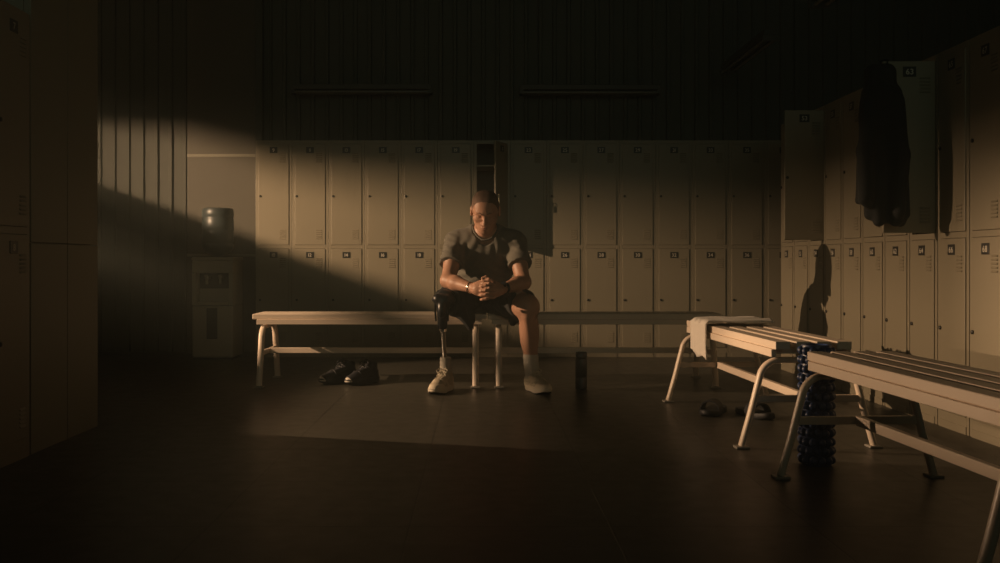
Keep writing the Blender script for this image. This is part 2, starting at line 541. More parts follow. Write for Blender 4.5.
def door_mb(z0, z1):
    b = MB()
    b.box((-DW, -0.006, z0), (0, 0.012, z1), 0, bev=0.0025)
    # louvred vents: top right and bottom right
    for zc in (z1 - 0.118, z0 + 0.085):
        for i in range(5):
            z = zc + (i - 2) * 0.017
            x0, x1 = -0.076, -0.026
            vs = [(x0,-0.0062,z+0.006),(x1,-0.0062,z+0.006),(x1,-0.0115,z-0.003),(x0,-0.0115,z-0.003),(x0,-0.0062,z-0.0035),(x1,-0.0062,z-0.0035)]
            b.raw(vs, [(0,1,2,3),(0,3,4),(1,5,2)], 0)
            b.raw([vs[3], vs[2], vs[5], vs[4]], [(0,1,2,3)], 1)
    return b
def lock_mb():
    b = MB()
    b.lathe([(0.0075, 0.0), (0.0095, 0.001), (0.0095, 0.006), (0.007, 0.008), (0.003, 0.0082)], seg=14)
    b.box((-0.001, -0.004, 0.0078), (0.001, 0.004, 0.0088), 1)
    # turn to face -y
    b.v = [(x, -z, y) for x, y, z in b.v]
    return b
UZ0, UZ1, LZ0, LZ1 = 0.932, 1.770, 0.080, 0.900
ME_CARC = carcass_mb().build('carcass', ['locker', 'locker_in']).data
ME_UP = door_mb(UZ0, UZ1).build('door', ['locker', 'slot']).data
ME_LO = door_mb(LZ0, LZ1).build('door', ['locker', 'slot']).data
ME_LOCK = lock_mb().build('lock', ['lock', 'slot']).data
for o in list(COL.objects):
    if o.data in (ME_CARC, ME_UP, ME_LO, ME_LOCK): bpy.data.objects.remove(o)
def link(name, me, parent, loc=(0,0,0), rot=(0,0,0)):
    o = bpy.data.objects.new(name, me); COL.objects.link(o)
    o.parent = parent; o.location = loc; o.rotation_euler = rot
    return o
def plate(txt, parent, zc):
    b = MB()
    b.box((-DW/2 - 0.032, -0.0095, zc - 0.025), (-DW/2 + 0.032, -0.0062, zc + 0.025), 0, bev=0.001)
    add_text(b, txt, -DW/2, -0.0101, zc, 0.027, 1)
    return b.build('number_plate', ['plate', 'digit'], parent)
def locker(num, loc, rz, label, group, open_up=0.0, key=False, shelf=False):
    t = thing('locker', label, 'locker', loc, rz, group)
    link('carcass', ME_CARC, t)
    up = link('door', ME_UP, t, (DW/2, 0, 0), (0, 0, open_up))
    lo = link('door', ME_LO, t, (DW/2, 0, 0))
    plate(str(num), up, UZ1 - 0.052); plate(str(num + 1), lo, LZ1 - 0.052)
    link('lock', ME_LOCK, up, (-DW + 0.016, -0.006, 1.335))
    link('lock', ME_LOCK, lo, (-DW + 0.016, -0.006, 0.475))
    if key:
        b = MB()
        b.cyl((-DW + 0.016, -0.014, 1.335), (-DW + 0.016, -0.03, 1.335), 0.003)
        b.tube([(-DW + 0.016 + 0.011*math.cos(a), -0.028, 1.322 + 0.013*math.sin(a)) for a in np.linspace(0, 2*PI, 13)], 0.0022, 6)
        b.box((-DW + 0.009, -0.030, 1.262), (-DW + 0.023, -0.026, 1.309), bev=0.001)
        b.build('key', 'brass', up)
    if shelf:
        b = MB(); b.box((-LW/2 + 0.005, 0.022, 1.585), (LW/2 - 0.005, LD - 0.006, 1.598))
        b.build('shelf', 'locker', t)
    return t
# back row
BX0, BP, BY = -1.712, 0.302, 8.07
for i in range(15):
    nn = 9 + 2 * i
    lab = f'beige locker column with doors numbered {nn} and {nn+1} in the back row'
    op = 0.0
    if nn == 21:
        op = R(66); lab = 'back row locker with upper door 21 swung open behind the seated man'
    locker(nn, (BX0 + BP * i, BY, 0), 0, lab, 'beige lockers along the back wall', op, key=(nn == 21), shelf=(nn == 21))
# right row
RX, RY0, RP = 2.22, 7.02, 0.307
for j in range(11):
    nn = 49 + 2 * j
    lab = f'beige locker column with doors numbered {nn} and {nn+1} in the right row'
    op = 0.0
    if nn == 53: op = R(89); lab = 'right row locker with upper door 53 standing open and nothing hung on it'
    if nn == 63: op = R(89); lab = 'right row locker with the black jacket hung on its open upper door 63'
    locker(nn, (RX, RY0 - RP * j, 0), R(-90), lab, 'beige lockers of the right row', op, shelf=op > 0)
# left row
for j, nn in enumerate((7, 5)):
    locker(nn, (-1.84, 3.822 - 0.302 * j, 0), R(90), f'dark beige locker column with doors numbered {nn} and {nn+1} beside the tall panels', 'lockers of the left row')

# ------------------------------------------------------------------ benches
def leg_path(s):
    pts = [(0.0, 0.374), (0.09, 0.374), (0.115, 0.3735)]
    for k in range(1, 9):
        a = R(90 - k * 9.4)
        pts.append((0.122 + 0.085 * math.cos(a), 0.289 + 0.085 * math.sin(a)))
    pts += [(0.245, 0.15), (0.285, 0.010)]
    return [(s * y, z) for y, z in pts]
def make_bench():
    root = bpy.data.objects.new('bench', None); COL.objects.link(root)
    L = 0.75
    for i in range(4):
        yc = -0.1305 + i * 0.087
        b = MB(); b.box((-L, yc - 0.0315, 0.423), (L, yc + 0.0315, 0.457), bev=0.004)
        b.build('slat', 'bench', root)
    b = MB()
    for s in (-1, 1):
        b.box((-L + 0.03, s*0.160 - 0.010, 0.390), (L - 0.03, s*0.160 + 0.010, 0.423), bev=0.002)
    for xx in (-0.66, 0.0, 0.66):
        b.box((xx - 0.02, -0.150, 0.400), (xx + 0.02, 0.150, 0.423), bev=0.002)
    b.build('seat_frame', 'bench', root)
    for sx in (-1, 1):
        for sy in (-1, 1):
            b = MB()
            b.tube([(sx*0.68, y, z) for y, z in leg_path(sy)], 0.016, 12, flat=(1.25, 0.85), up=(1, 0, 0))
            lg = b.build('leg', 'bench', root)
            p = MB(); p.box((sx*0.68 - 0.03, sy*0.285 - 0.028, 0.0), (sx*0.68 + 0.03, sy*0.285 + 0.028, 0.010), bev=0.003)
            p.build('foot_pad', 'pad', lg)
        b = MB(); b.box((sx*0.68 - 0.009, -0.222, 0.195), (sx*0.68 + 0.009, 0.222, 0.225), bev=0.003)
        b.build('crossbar', 'bench', root)
    b = MB(); b.box((-0.671, -0.0125, 0.192), (0.671, 0.0125, 0.228), bev=0.003)
    b.build('rail', 'bench', root)
    return root
bench = make_bench()
spots = [((-0.708, 6.385, 0), 0, 'long beige slatted bench the man sits on, reaching to the left of him'),
         ((0.800, 6.385, 0), 0, 'long beige slatted bench in the back reaching to the right of the man'),
         ((1.370, 4.815, 0), R(92.0), 'slatted bench on the right with the white towel draped over its far end'),
         ((1.410, 2.92, 0), R(92.3), 'nearest slatted bench, running out of the frame at the lower right')]
for i, (loc, rz, lab) in enumerate(spots):
    o = bench if i == 0 else copy_tree(bench)
    o.location = loc; o.rotation_euler = (0, 0, rz)
    if i == 3: o.scale = (0.95, 1, 1)
    tag(o, lab, 'bench', 'slatted locker room benches')

# ------------------------------------------------------------------ strip lights
def strip_light(loc, rz, label):
    t = thing('strip_light', label, 'light fixture', loc, rz, 'unlit strip lights')
    b = MB(); b.box((-0.60, -0.055, 0.0), (0.60, 0.055, 0.045), bev=0.006)
    b.box((-0.60, -0.06, -0.035), (-0.57, 0.06, 0.0)); b.box((0.57, -0.06, -0.035), (0.60, 0.06, 0.0))
    b.build('housing', 'fixture', t)
    for s in (-1, 1):
        b = MB(); b.cyl((-0.57, s*0.035, -0.02), (0.57, s*0.035, -0.02), 0.014, 12)
        b.build('tube', 'tube', t)
    b = MB()
    for xx in (-0.45, 0.45): b.cyl((xx, 0, 0.045), (xx, 0, 3.6 - loc[2]), 0.004, 6)
    b.build('hanger', 'fixture', t)
strip_light((-1.01, 8.34, 2.265), 0, 'unlit strip light above lockers 13 to 17 on the back wall')
strip_light((0.94, 8.34, 2.260), 0, 'unlit strip light above lockers 25 to 29 on the back wall')
strip_light((2.02, 7.33, 2.36), R(90), 'unlit double strip light hanging slantwise above the open door 53')
strip_light((2.05, 5.28, 2.36), R(90), 'unlit strip light at the top edge above the right row')

# ------------------------------------------------------------------ water cooler
t = thing('water_cooler', 'pale floor water cooler standing in the left back corner', 'water cooler', (-2.155, 7.83, 0))
b = MB()
w = 0.165
b.box((-w, 0.0, 0.02), (w, 0.33, 0.44), bev=0.012)
b.box((-w, 0.10, 0.44), (w, 0.33, 0.80), bev=0.004)
b.box((-w, 0.0, 0.70), (w, 0.12, 0.80), bev=0.008)
b.box((-w, 0.0, 0.44), (-w + 0.035, 0.12, 0.70), bev=0.004)
b.box((w - 0.035, 0.0, 0.44), (w, 0.12, 0.70), bev=0.004)
b.box((-w - 0.004, -0.004, 0.80), (w + 0.004, 0.334, 0.83), bev=0.010)
b.build('cabinet', 'cooler', t)
b = MB(); b.box((-w + 0.01, 0.02, 0.0), (w - 0.01, 0.31, 0.02)); b.build('base', 'cooler_dark', t)
b = MB(); b.box((-w + 0.036, 0.094, 0.575), (w - 0.036, 0.10, 0.699)); b.build('recess_panel', 'cooler_dark', t)
b = MB(); b.box((-w + 0.036, -0.012, 0.44), (w - 0.036, 0.095, 0.470), bev=0.006); b.build('drip_tray', 'cooler', t)
for s in (-1, 1):
    b = MB()
    b.cyl((s*0.055, 0.094, 0.665), (s*0.055, 0.035, 0.665), 0.016, 12)
    b.tube([(s*0.055, 0.045, 0.665), (s*0.055, 0.035, 0.650), (s*0.055, 0.035, 0.610)], 0.011, 10)
    b.box((s*0.055 - 0.014, 0.015, 0.672), (s*0.055 + 0.014, 0.055, 0.686), bev=0.003)
    b.build('tap', 'cooler', t)
b = MB(); b.box((-0.046, -0.006, 0.17), (0.040, 0.0, 0.42), bev=0.002)
for i in range(9): b.box((-0.040, -0.010, 0.185 + i*0.026), (0.034, -0.006, 0.195 + i*0.026))
b.build('front_grille', 'cooler_dark', t)
b = MB(); b.box((-w + 0.004, -0.003, 0.436), (w - 0.004, 0.002, 0.440)); b.build('seam', 'cooler_dark', t)
b = MB()
prof = [(0.03, 0.0), (0.05, 0.012), (0.105, 0.04), (0.126, 0.07), (0.128, 0.10), (0.124, 0.108), (0.124, 0.118), (0.128, 0.126), (0.128, 0.20), (0.124, 0.208), (0.124, 0.218), (0.128, 0.226), (0.128, 0.31), (0.124, 0.318), (0.124, 0.328), (0.128, 0.336), (0.128, 0.375), (0.12, 0.395), (0.09, 0.402)]
b.lathe(prof, seg=32)
tag(b.build('water_jug', 'jug', loc=(-2.155, 7.995, 0.832)), 'dark upturned water jug sitting on top of the cooler', 'water jug')

# ------------------------------------------------------------------ bottle, roller
t = thing('water_bottle', 'slim black drinking bottle standing on the floor right of the man', 'bottle', (0.628, 6.03, 0))
b = MB(); b.lathe([(0.030, 0.0), (0.036, 0.004), (0.0365, 0.07), (0.0345, 0.074), (0.0345, 0.078), (0.0365, 0.082), (0.0365, 0.185), (0.033, 0.196), (0.030, 0.198)], seg=24)
b.build('body', 'black', t)
b = MB(); b.lathe([(0.033, 0.198), (0.0355, 0.200), (0.0355, 0.228), (0.033, 0.232), (0.02, 0.234)], seg=20); b.build('lid', 'black', t)

b = MB()
rr = 0.056
b.lathe([(0.036, 0.455), (0.036, 0.008), (0.040, 0.0), (rr, 0.0), (rr + 0.002, 0.006), (rr + 0.002, 0.462), (rr, 0.468), (0.042, 0.468), (0.036, 0.460)], seg=36)
rows, cols = 13, 12
for i in range(rows):
    z = 0.022 + i * 0.0352
    for k in range(cols):
        a = 2 * PI * (k + 0.5 * (i % 2)) / cols
        c = Vector((math.cos(a), math.sin(a), 0)); tt = Vector((-math.sin(a), math.cos(a), 0)); u = Vector((0, 0, 1))
        rg = []
        for hr, q in ((0.0, 0.0172), (0.007, 0.0160), (0.0125, 0.0120), (0.0155, 0.0065), (0.0163, 0.002)):
            rg.append([c * (rr + hr) + u * z + tt * (q * math.cos(w_)) + u * (q * math.sin(w_)) for w_ in np.linspace(0, 2*PI, 10, endpoint=False)])
        b.rings(rg)
tag(b.build('foam_roller', 'blue', loc=(1.315, 3.80, 0)), 'knobbly blue foam roller standing upright between the two right benches', 'foam roller')

# ------------------------------------------------------------------ shoes
def shoe_upper(h, high=0.0, cuts=True):
    """toe towards +x, heel at x = 0"""
    g = SDF((-0.03, -0.075, 0.005), (0.33, 0.075, 0.20 + high), h)
    g.ell((0.225, 0.004, 0.028), (0.078, 0.047, 0.046), k=0.03)
    g.ell((0.14, 0.0, 0.035), (0.10, 0.043, 0.055), k=0.03)
    g.ell((0.055, 0.0, 0.045), (0.062, 0.038, 0.060), k=0.03)
    g.cap((0.058, 0, 0.06), (0.050, 0, 0.098 + high), 0.040, 0.041, k=0.03)
    g.cap((0.10, 0, 0.085), (0.20, 0.002, 0.058), 0.024, 0.020, k=0.03)       # tongue ridge
    g.cap((0.082, 0, 0.112 + high), (0.105, 0, 0.125 + high), 0.016, 0.012, k=0.02)
    g.cap((0.052, 0, 0.10 + high), (0.046, 0, 0.20 + high), 0.031, 0.034, k=0.008, mode='sub')
    g.cut((0, 0, 0.022), (0, 0, -1))
    g.cut((0.05, 0, 0.118 + high), (-0.35, 0, 1), lo=(-0.05, -0.1, 0.08), hi=(0.075, 0.1, 0.22 + high))
    return g
def shoe_sole():
    outline = []
    N = 40
    for k in range(N):
        a = 2 * PI * k / N
        x = 0.146 + 0.158 * math.cos(a) * (abs(math.cos(a)) ** -0.18 if abs(math.cos(a)) > 1e-3 else 1)
        wv = 0.050 - 0.010 * math.exp(-((x - 0.13) / 0.05) ** 2) + 0.006 * math.exp(-((x - 0.22) / 0.05) ** 2)
        y = wv * math.sin(a) * (abs(math.sin(a)) ** -0.25 if abs(math.sin(a)) > 1e-3 else 1) + 0.003
        outline.append((x, y))
    return outline
def sole_mb(dark_heel=True, thick=0.034):
    ol = shoe_sole(); b = MB()
    def ring(z, s, lift):
        out = []
        for x, y in ol:
            l = lift * max(0, (x - 0.20) / 0.1) ** 2 + 0.4 * lift * max(0, (0.06 - x) / 0.06) ** 2
            out.append(((x - 0.146) * s + 0.146, y * s, z + l))
        return out
    b.rings([ring(0.0, 0.95, 0.018), ring(0.004, 0.985, 0.017)], m=1)
    b.rings([ring(0.004, 0.985, 0.017), ring(0.010, 1.02, 0.015), ring(0.018, 1.00, 0.013), ring(0.026, 1.025, 0.010), ring(thick, 0.97, 0.006)], m=0)
    return b
def laces_mb(high=0.0):
    b = MB()
    for i in range(5):
        x = 0.112 + i * 0.022; z = 0.112 - i * 0.0115
        hw = 0.027 - i * 0.001
        b.tube([(x - 0.004, -hw, z - 0.016), (x, -hw * 0.5, z), (x + 0.003, 0, z + 0.004), (x, hw * 0.5, z), (x - 0.004, hw, z - 0.016)], 0.0048, 6)
    zt = 0.126
    for s in (-1, 1):   # bow loops
        b.tube([(0.105, 0, zt), (0.112, s*0.018, zt + 0.014), (0.122, s*0.034, zt + 0.004), (0.126, s*0.030, zt - 0.012), (0.115, s*0.012, zt - 0.002), (0.107, 0, zt)], 0.0042, 6)
        b.tube([(0.107, 0, zt), (0.128, s*0.014, zt - 0.008), (0.140, s*0.030, zt - 0.030)], 0.0028, 6)
    return b
def build_shoe(name, mats, loc, rz, parent=None, high=0.0, label=None, group=None, tilt=0.0, toe_cap=False):
    up = shoe_upper(0.004, high).build(name, mats[0], parent)
    up.location = loc; up.rotation_euler = (0, tilt, rz)
    g = shoe_upper(0.004, high)
    P = np.meshgrid(*[(g.lo[i_] + np.arange(g.n[i_]) * g.h) for i_ in range(3)], indexing='ij')
    X_, Y_, Z_ = P
    heel = np.maximum(X_ - 0.062 + 0.25 * (Z_ - 0.05), Z_ - 0.085)
    toe = np.maximum(0.242 - X_ - 0.6 * np.abs(Y_), Z_ - 0.062)
    stay = np.maximum(np.maximum(np.abs(X_ - 0.147) - 0.056, 0.013 - np.abs(Y_)), 0.066 - 0.25 * (X_ - 0.147) - Z_)
    side = np.maximum(np.abs(X_ - 0.135 - 0.9 * (Z_ - 0.05)) - 0.013, Z_ - 0.080)
    mud = Z_ - 0.040
    reg = np.minimum(np.minimum(np.minimum(heel, toe), np.minimum(stay, side)), mud)
    g.f = np.maximum(g.f - 0.0032, reg).astype(np.float32)
    g.build('overlay', mats[4] if len(mats) > 4 else mats[0], up)
    sole_mb(thick=0.040).build('sole', [mats[1], mats[2]], up)
    l = laces_mb().build('laces', mats[3], up)
    if high: l.location = (0, 0, 0.004)
    if toe_cap:
        g = SDF((0.20, -0.07, 0.0), (0.33, 0.07, 0.10), 0.004)
        g.ell((0.225, 0.004, 0.028), (0.082, 0.050, 0.049)); g.cut((0.272, 0, 0), (-1, 0, 0.35)); g.cut((0, 0, 0.022), (0, 0, -1))
        g.build('toe_cap', 'rubber', up)
    if label: tag(up, label, 'shoe', group)
    return up
# loose pair under the back bench
build_shoe('sneaker', ('boot', 'boot', 'trainer_heel', 'boot'), (-0.835, 6.47, 0), R(231), high=0.02, toe_cap=True,
           label='left one of two black pale-toed shoes lying under the bench', group='black shoes under the back bench')
build_shoe('sneaker', ('boot', 'boot', 'trainer_heel', 'boot'), (-0.690, 6.44, 0), R(238), high=0.02, toe_cap=True,
           label='right one of two black pale-toed shoes, nearer to the prosthesis', group='black shoes under the back bench')
# slides under the towel bench
def slide(loc, rz, label, tilt=(0, 0)):
    ol = shoe_sole(); b = MB()
    def ring(z, s): return [((x - 0.146)*s + 0.146, y*s*1.02, z + 0.010*max(0, (x-0.2)/0.1)**2) for x, y in ol]
    b.rings([ring(0, 0.95), ring(0.006, 1.0), ring(0.022, 1.0), ring(0.028, 0.96)])
    t = b.build('slide_sandal', 'slide', None, loc, (tilt[0], tilt[1], rz))
    s = MB(); rg = []
    for x, wd in ((0.135, 0.050), (0.16, 0.054), (0.20, 0.055), (0.225, 0.052)):
        o_ = []
        for a in np.linspace(0, PI, 13): o_.append((x, wd*math.cos(a), 0.018 + 0.060*math.sin(a)**0.8))
        for a in np.linspace(PI, 0, 13): o_.append((x, (wd-0.006)*math.cos(a), 0.018 + 0.053*math.sin(a)**0.8))
        rg.append(o_)
    s.rings(rg); s.build('strap', 'slide', t)
    tag(t, label, 'sandal', 'black slides under the towel bench')
slide((1.285, 5.20, 0), R(-118), 'black slide sandal left of the near leg of the towel bench')
slide((1.365, 5.12, 0), R(-75), 'black slide sandal right of the near leg of the towel bench')

# ------------------------------------------------------------------ towel
def towel():
    b = MB(); W_ = 0.36; nu, nv = 26, 44
    path = []
    for q in np.linspace(0, 1, nv):
        s = q * 0.555
        if s < 0.185: path.append((1.170, 0.285 + s, 0))                # hanging flap
        elif s < 0.215:
            a = (s - 0.185) / 0.03 * PI/2
            path.append((1.188 - 0.018*math.cos(a), 0.456 + 0.012*math.sin(a) , 1))
        else: path.append((1.188 + (s - 0.215), 0.470, 1))
    vs = []
    for j, (x, z, fl_) in enumerate(path):
        for i in range(nu):
            v = i / (nu - 1); q = j / (nv - 1)
            y = 5.02 + W_ * v + 0.03 * (q - 0.3) * (1 - v) + 0.012 * math.sin(6 * q)
            ripple = 0.006 * math.sin(v * 19 + q * 5) + 0.004 * math.sin(v * 41 + 2)
            if fl_ == 0: vs.append((x - 0.004 - abs(ripple) * 1.6 * (1 - z / 0.5), y + 0.02 * (0.47 - z) * math.sin(v * 3), z + 0.012 * math.sin(v * 9) * (j == 0) + 0.02 * v * max(0, 1 - j / 10)))
            else: vs.append((x, y, z + 0.004 + abs(ripple) * 1.8 + 0.006 * math.exp(-((v - 0.15) / 0.12) ** 2)))
    fs = [(j*nu+i, j*nu+i+1, (j+1)*nu+i+1, (j+1)*nu+i) for j in range(nv-1) for i in range(nu-1)]
    b.raw(vs, fs, 0, True)
    o = b.build('towel', 'towel')
    md = o.modifiers.new('thickness', 'SOLIDIFY'); md.thickness = 0.008; md.offset = 1.0
    tag(o, 'white towel draped over the far end of the right bench', 'towel')
    return o
towel()

# ------------------------------------------------------------------ jacket
def jacket():
    g = SDF((1.74, 4.54, 0.88), (2.12, 4.745, 1.84), 0.006)
    hx, hy, hz = 1.930, 4.685, 1.75
    g.cap((hx - 0.03, hy, hz - 0.05), (hx + 0.035, hy, hz - 0.045), 0.035, 0.032, k=0.03)
    g.cap((hx - 0.03, hy, hz - 0.05), (hx - 0.055, hy - 0.005, 1.48), 0.040, 0.040, k=0.03)
    g.cap((hx + 0.03, hy, hz - 0.05), (hx + 0.055, hy - 0.005, 1.48), 0.038, 0.042, k=0.03)
    folds = [(-0.098, 0.0, 1.085, 0.020), (-0.070, -0.03, 1.07, 0.026), (-0.045, 0.012, 1.02, 0.030), (-0.020, -0.02, 0.985, 0.026),
             (0.020, 0.0, 1.00, 0.028), (0.052, -0.03, 0.985, 0.028), (0.082, 0.0, 0.99, 0.030), (0.104, -0.015, 1.02, 0.022)]
    for dx, dy, zb, r_ in folds:
        g.cap((hx + dx * 0.60, hy + dy * 0.6, 1.60), (hx + dx * 1.08, hy - 0.008 + dy, zb), 0.034, r_, k=0.022)
    # sleeves hanging down the sides
    g.cap((hx - 0.055, hy - 0.02, 1.56), (hx - 0.090, hy - 0.045, 1.32), 0.040, 0.038, k=0.018)
    g.cap((hx - 0.090, hy - 0.045, 1.32), (hx - 0.095, hy - 0.05, 1.09), 0.038, 0.030, k=0.018)
    g.cap((hx + 0.06, hy - 0.03, 1.56), (hx + 0.080, hy - 0.055, 1.30), 0.038, 0.036, k=0.018)
    g.cap((hx + 0.080, hy - 0.055, 1.30), (hx + 0.062, hy - 0.06, 1.03), 0.036, 0.030, k=0.018)
    g.warp(lambda x, y, z: 0.002 * np.sin(z * 22 + x * 60))
    g.cut((0, 4.730, 0), (0, 1, 0))
    o = g.build('jacket', 'dark_cloth')
    # hanging loop over the door corner
    b = MB()
    b.tube([(hx - 0.005, hy, hz - 0.03), (hx + 0.010, hy + 0.02, hz + 0.012), (1.968, 4.738, 1.774), (1.990, 4.742, 1.773), (hx + 0.03, hy + 0.01, hz - 0.02)], 0.004, 8)
    b.build('hanging_loop', 'dark_cloth', o)
    tag(o, 'long black jacket hanging from the open upper door of the right row', 'jacket')
jacket()

# ------------------------------------------------------------------ the man
def person():
    O = (0.03, 6.25, 0.0)
    root = thing('person', 'man in grey t-shirt and black shorts sitting with clasped hands and prosthetic leg', 'person', O)
    V = lambda *a: np.array(a, float)
    # joints
    shR, shL = V(-0.150, 6.17, 0.912), V(0.220, 6.17, 0.912)
    elR, elL = V(-0.198, 5.99, 0.675), V(0.268, 5.99, 0.665)
    wrR, wrL = V(-0.040, 5.815, 0.632), V(0.128, 5.815, 0.628)
    hipR, hipL = V(-0.075, 6.27, 0.545), V(0.140, 6.27, 0.545)
    knL, anL = V(0.283, 5.845, 0.520), V(0.322, 5.985, 0.085)
    stR = V(-0.185, 6.01, 0.560)
    nb = V(0.034, 6.135, 1.000)
    # head frame
    tl = R(27); yaw = R(-3)
    u = V(0.0, -math.sin(tl), math.cos(tl)); f = V(math.sin(yaw) * math.cos(tl), -math.cos(tl) * math.cos(yaw), -math.sin(tl))
    f /= np.linalg.norm(f); r = np.cross(u, f); r /= np.linalg.norm(r); r = -r if r[0] < 0 else r
    u = np.cross(f, r) if np.cross(f, r)[2] > 0 else np.cross(r, f)
    hc = V(0.033, 6.035, 1.118); k_ = 1.05
    def H(a, b, c): return hc + k_ * (a * r + b * f + c * u)
    A = [r, f, u]
    e = lambda *q: tuple(k_ * v for v in q)

    g = SDF((-0.32, 5.66, 0.02), (0.44, 6.50, 1.28), 0.0042)
    # head
    g.ell(H(0, 0, 0.012), e(0.074, 0.097, 0.092), A, k=0.0)
    g.ell(H(0, 0.030, 0.0), e(0.068, 0.066, 0.085), A, k=0.02)
    for s in (-1, 1): g.ell(H(s*0.024, -0.004, 0.034), e(0.049, 0.082, 0.066), A, k=0.02)
    g.ell(H(0, 0.030, -0.068), e(0.056, 0.058, 0.058), A, k=0.03)
    for s in (-1, 1):
        g.cap(H(s*0.058, -0.01, -0.065), H(s*0.020, 0.070, -0.108), 0.014, 0.015, k=0.03)     # jaw line
        g.ell(H(s*0.044, 0.060, -0.034), e(0.022, 0.022, 0.017), A, k=0.025)                    # cheekbone
    g.ell(H(0, 0.076, -0.108), e(0.024, 0.020, 0.018), A, k=0.02)
    g.ell(H(0, 0.074, -0.074), e(0.034, 0.026, 0.030), A, k=0.02)
    for s in (-1, 1):
        g.ell(H(s*0.032, 0.104, -0.010), e(0.021, 0.020, 0.013), A, k=0.012, mode='sub')
        g.ell(H(s*0.032, 0.077, -0.010), e(0.0155, 0.0130, 0.0125), A, k=0.003)
        g.cap(H(s*0.012, 0.093, 0.010), H(s*0.046, 0.080, 0.014), 0.0085, 0.007, k=0.012)
    g.cap(H(0, 0.090, 0.004), H(0, 0.118, -0.046), 0.0085, 0.0120, k=0.010)
    for s in (-1, 1):
        g.ell(H(s*0.013, 0.104, -0.051), e(0.009, 0.012, 0.008), A, k=0.006)
    g.ell(H(0, 0.099, -0.0745), e(0.023, 0.009, 0.0050), A, k=0.004)
    g.ell(H(0, 0.097, -0.0860), e(0.020, 0.009, 0.0058), A, k=0.004)
    g.cap(H(-0.020, 0.107, -0.0800), H(0.020, 0.107, -0.0800), 0.0022, k=0.003, mode='sub')
    for s in (-1, 1):
        er = [r, f*0.95 - r*s*0.3, u]
        g.ell(H(s*0.082, -0.008, -0.016), e(0.011, 0.020, 0.034), A, k=0.006)
        g.ell(H(s*0.092, -0.002, -0.014), e(0.006, 0.010, 0.020), A, k=0.004, mode='sub')
    # neck
    g.cap(H(0, -0.025, -0.07), nb + V(0, 0.01, -0.02), 0.054, 0.060, k=0.035)
    for s in (-1, 1):
        g.cap(H(s*0.050, -0.02, -0.05), nb + V(s*0.015, -0.055, -0.03), 0.014, 0.012, k=0.02)
    # torso
    g.ell((0.035, 6.205, 0.87), (0.185, 0.122, 0.155), k=0.05)
    g.ell((0.032, 6.27, 0.70), (0.150, 0.112, 0.170), k=0.06)
    g.ell((0.032, 6.30, 0.575), (0.165, 0.120, 0.105), k=0.06)
    for sh in (shR, shL):
        g.cap(nb + V(0, 0.02, -0.03), sh, 0.050, 0.058, k=0.05)
    # arms
    for sh, el, wr, s in ((shR, elR, wrR, -1), (shL, elL, wrL, 1)):
        g.cap(sh, el, 0.059, 0.043, k=0.03)
        m_ = sh * 0.45 + el * 0.55
        g.ell(m_ + V(0, -0.014, 0.0), (0.044, 0.044, 0.085), k=0.02)
        g.ell(el + V(0, 0.006, 0.0), (0.042, 0.042, 0.044), k=0.02)
        q = el * 0.68 + wr * 0.32
        g.cap(el, q, 0.042, 0.046, k=0.02)
        g.cap(q, wr, 0.045, 0.027, k=0.02)
    # hands, fingers laced
    cx = 0.044
    for s, wr in ((-1, wrR), (1, wrL)):
        zs = (0.664, 0.637, 0.611, 0.586) if s < 0 else (0.651, 0.624, 0.598, 0.573)
        lens = (1.0, 1.08, 1.02, 0.85)
        for i, z in enumerate(zs):
            zz = 0.622 + (z - 0.622) * 0.86
            kn = V(cx + s*0.024, 5.752 + 0.006*abs(i-1.2), zz + 0.004)
            g.cap(wr + V(0, 0, (z - 0.62) * 0.35), kn, 0.017, 0.0125, k=0.014)
            p1 = V(cx - s*0.010*lens[i], 5.731 + 0.005*abs(i-1.2), z)
            p2 = V(cx - s*0.034*lens[i], 5.744, z - 0.004)
            p3 = V(cx - s*0.047*lens[i], 5.768, z - 0.006)
            g.cap(kn, p1, 0.0108, 0.0100, k=0.005)
            g.cap(p1, p2, 0.0098, 0.0090, k=0.003)
            g.cap(p2, p3, 0.0088, 0.0078, k=0.003)
        g.ell((wr + V(cx + s*0.025, 5.752, 0.622)) / 2, (0.038, 0.030, 0.036), k=0.02)
        tb = wr + V(-s*0.022, -0.022, 0.022)
        t1 = V(cx + s*0.022, 5.778, 0.680); t2 = V(cx - s*0.008, 5.762 + (0.012 if s > 0 else 0), 0.694 - (0.008 if s < 0 else -0.006)); t3 = V(cx - s*0.030, 5.758 + (0.012 if s > 0 else 0), 0.688 - (0.008 if s < 0 else -0.006))
        g.cap(tb, t1, 0.017, 0.0125, k=0.014)
        g.cap(t1, t2, 0.0118, 0.0108, k=0.004)
        g.cap(t2, t3, 0.0106, 0.0088, k=0.004)
    # legs
    g.cap(hipL, knL + V(0, 0.02, 0), 0.092, 0.074, k=0.04)
    g.ell(knL + V(0, -0.004, 0.002), (0.066, 0.064, 0.068), k=0.03)
    g.ell(knL + V(0.0, -0.040, -0.01), (0.036, 0.030, 0.042), k=0.02)
    g.cap(knL, anL, 0.057, 0.037, k=0.03)
    cf = knL * 0.66 + anL * 0.34
    g.ell(cf + V(0.004, 0.026, 0), (0.060, 0.056, 0.125), k=0.03)
    g.cap(knL + V(0, -0.035, -0.06), anL + V(0, -0.012, 0.06), 0.024, 0.020, k=0.025)
    g.cap(hipR, stR, 0.092, 0.052, k=0.04)
    g.cap(anL, anL + V(0.05, -0.12, -0.03), 0.034, 0.022, k=0.02)
    g.build('body', 'skin', root, O)

    # hair
    g = SDF(hc - 0.17, hc + 0.17, 0.0035)
    g.ell(H(0, -0.001, 0.013), e(0.0775, 0.1005, 0.0955), A, k=0.0)
    for s in (-1, 1): g.ell(H(s*0.024, -0.005, 0.035), e(0.0525, 0.0855, 0.0695), A, k=0.02)
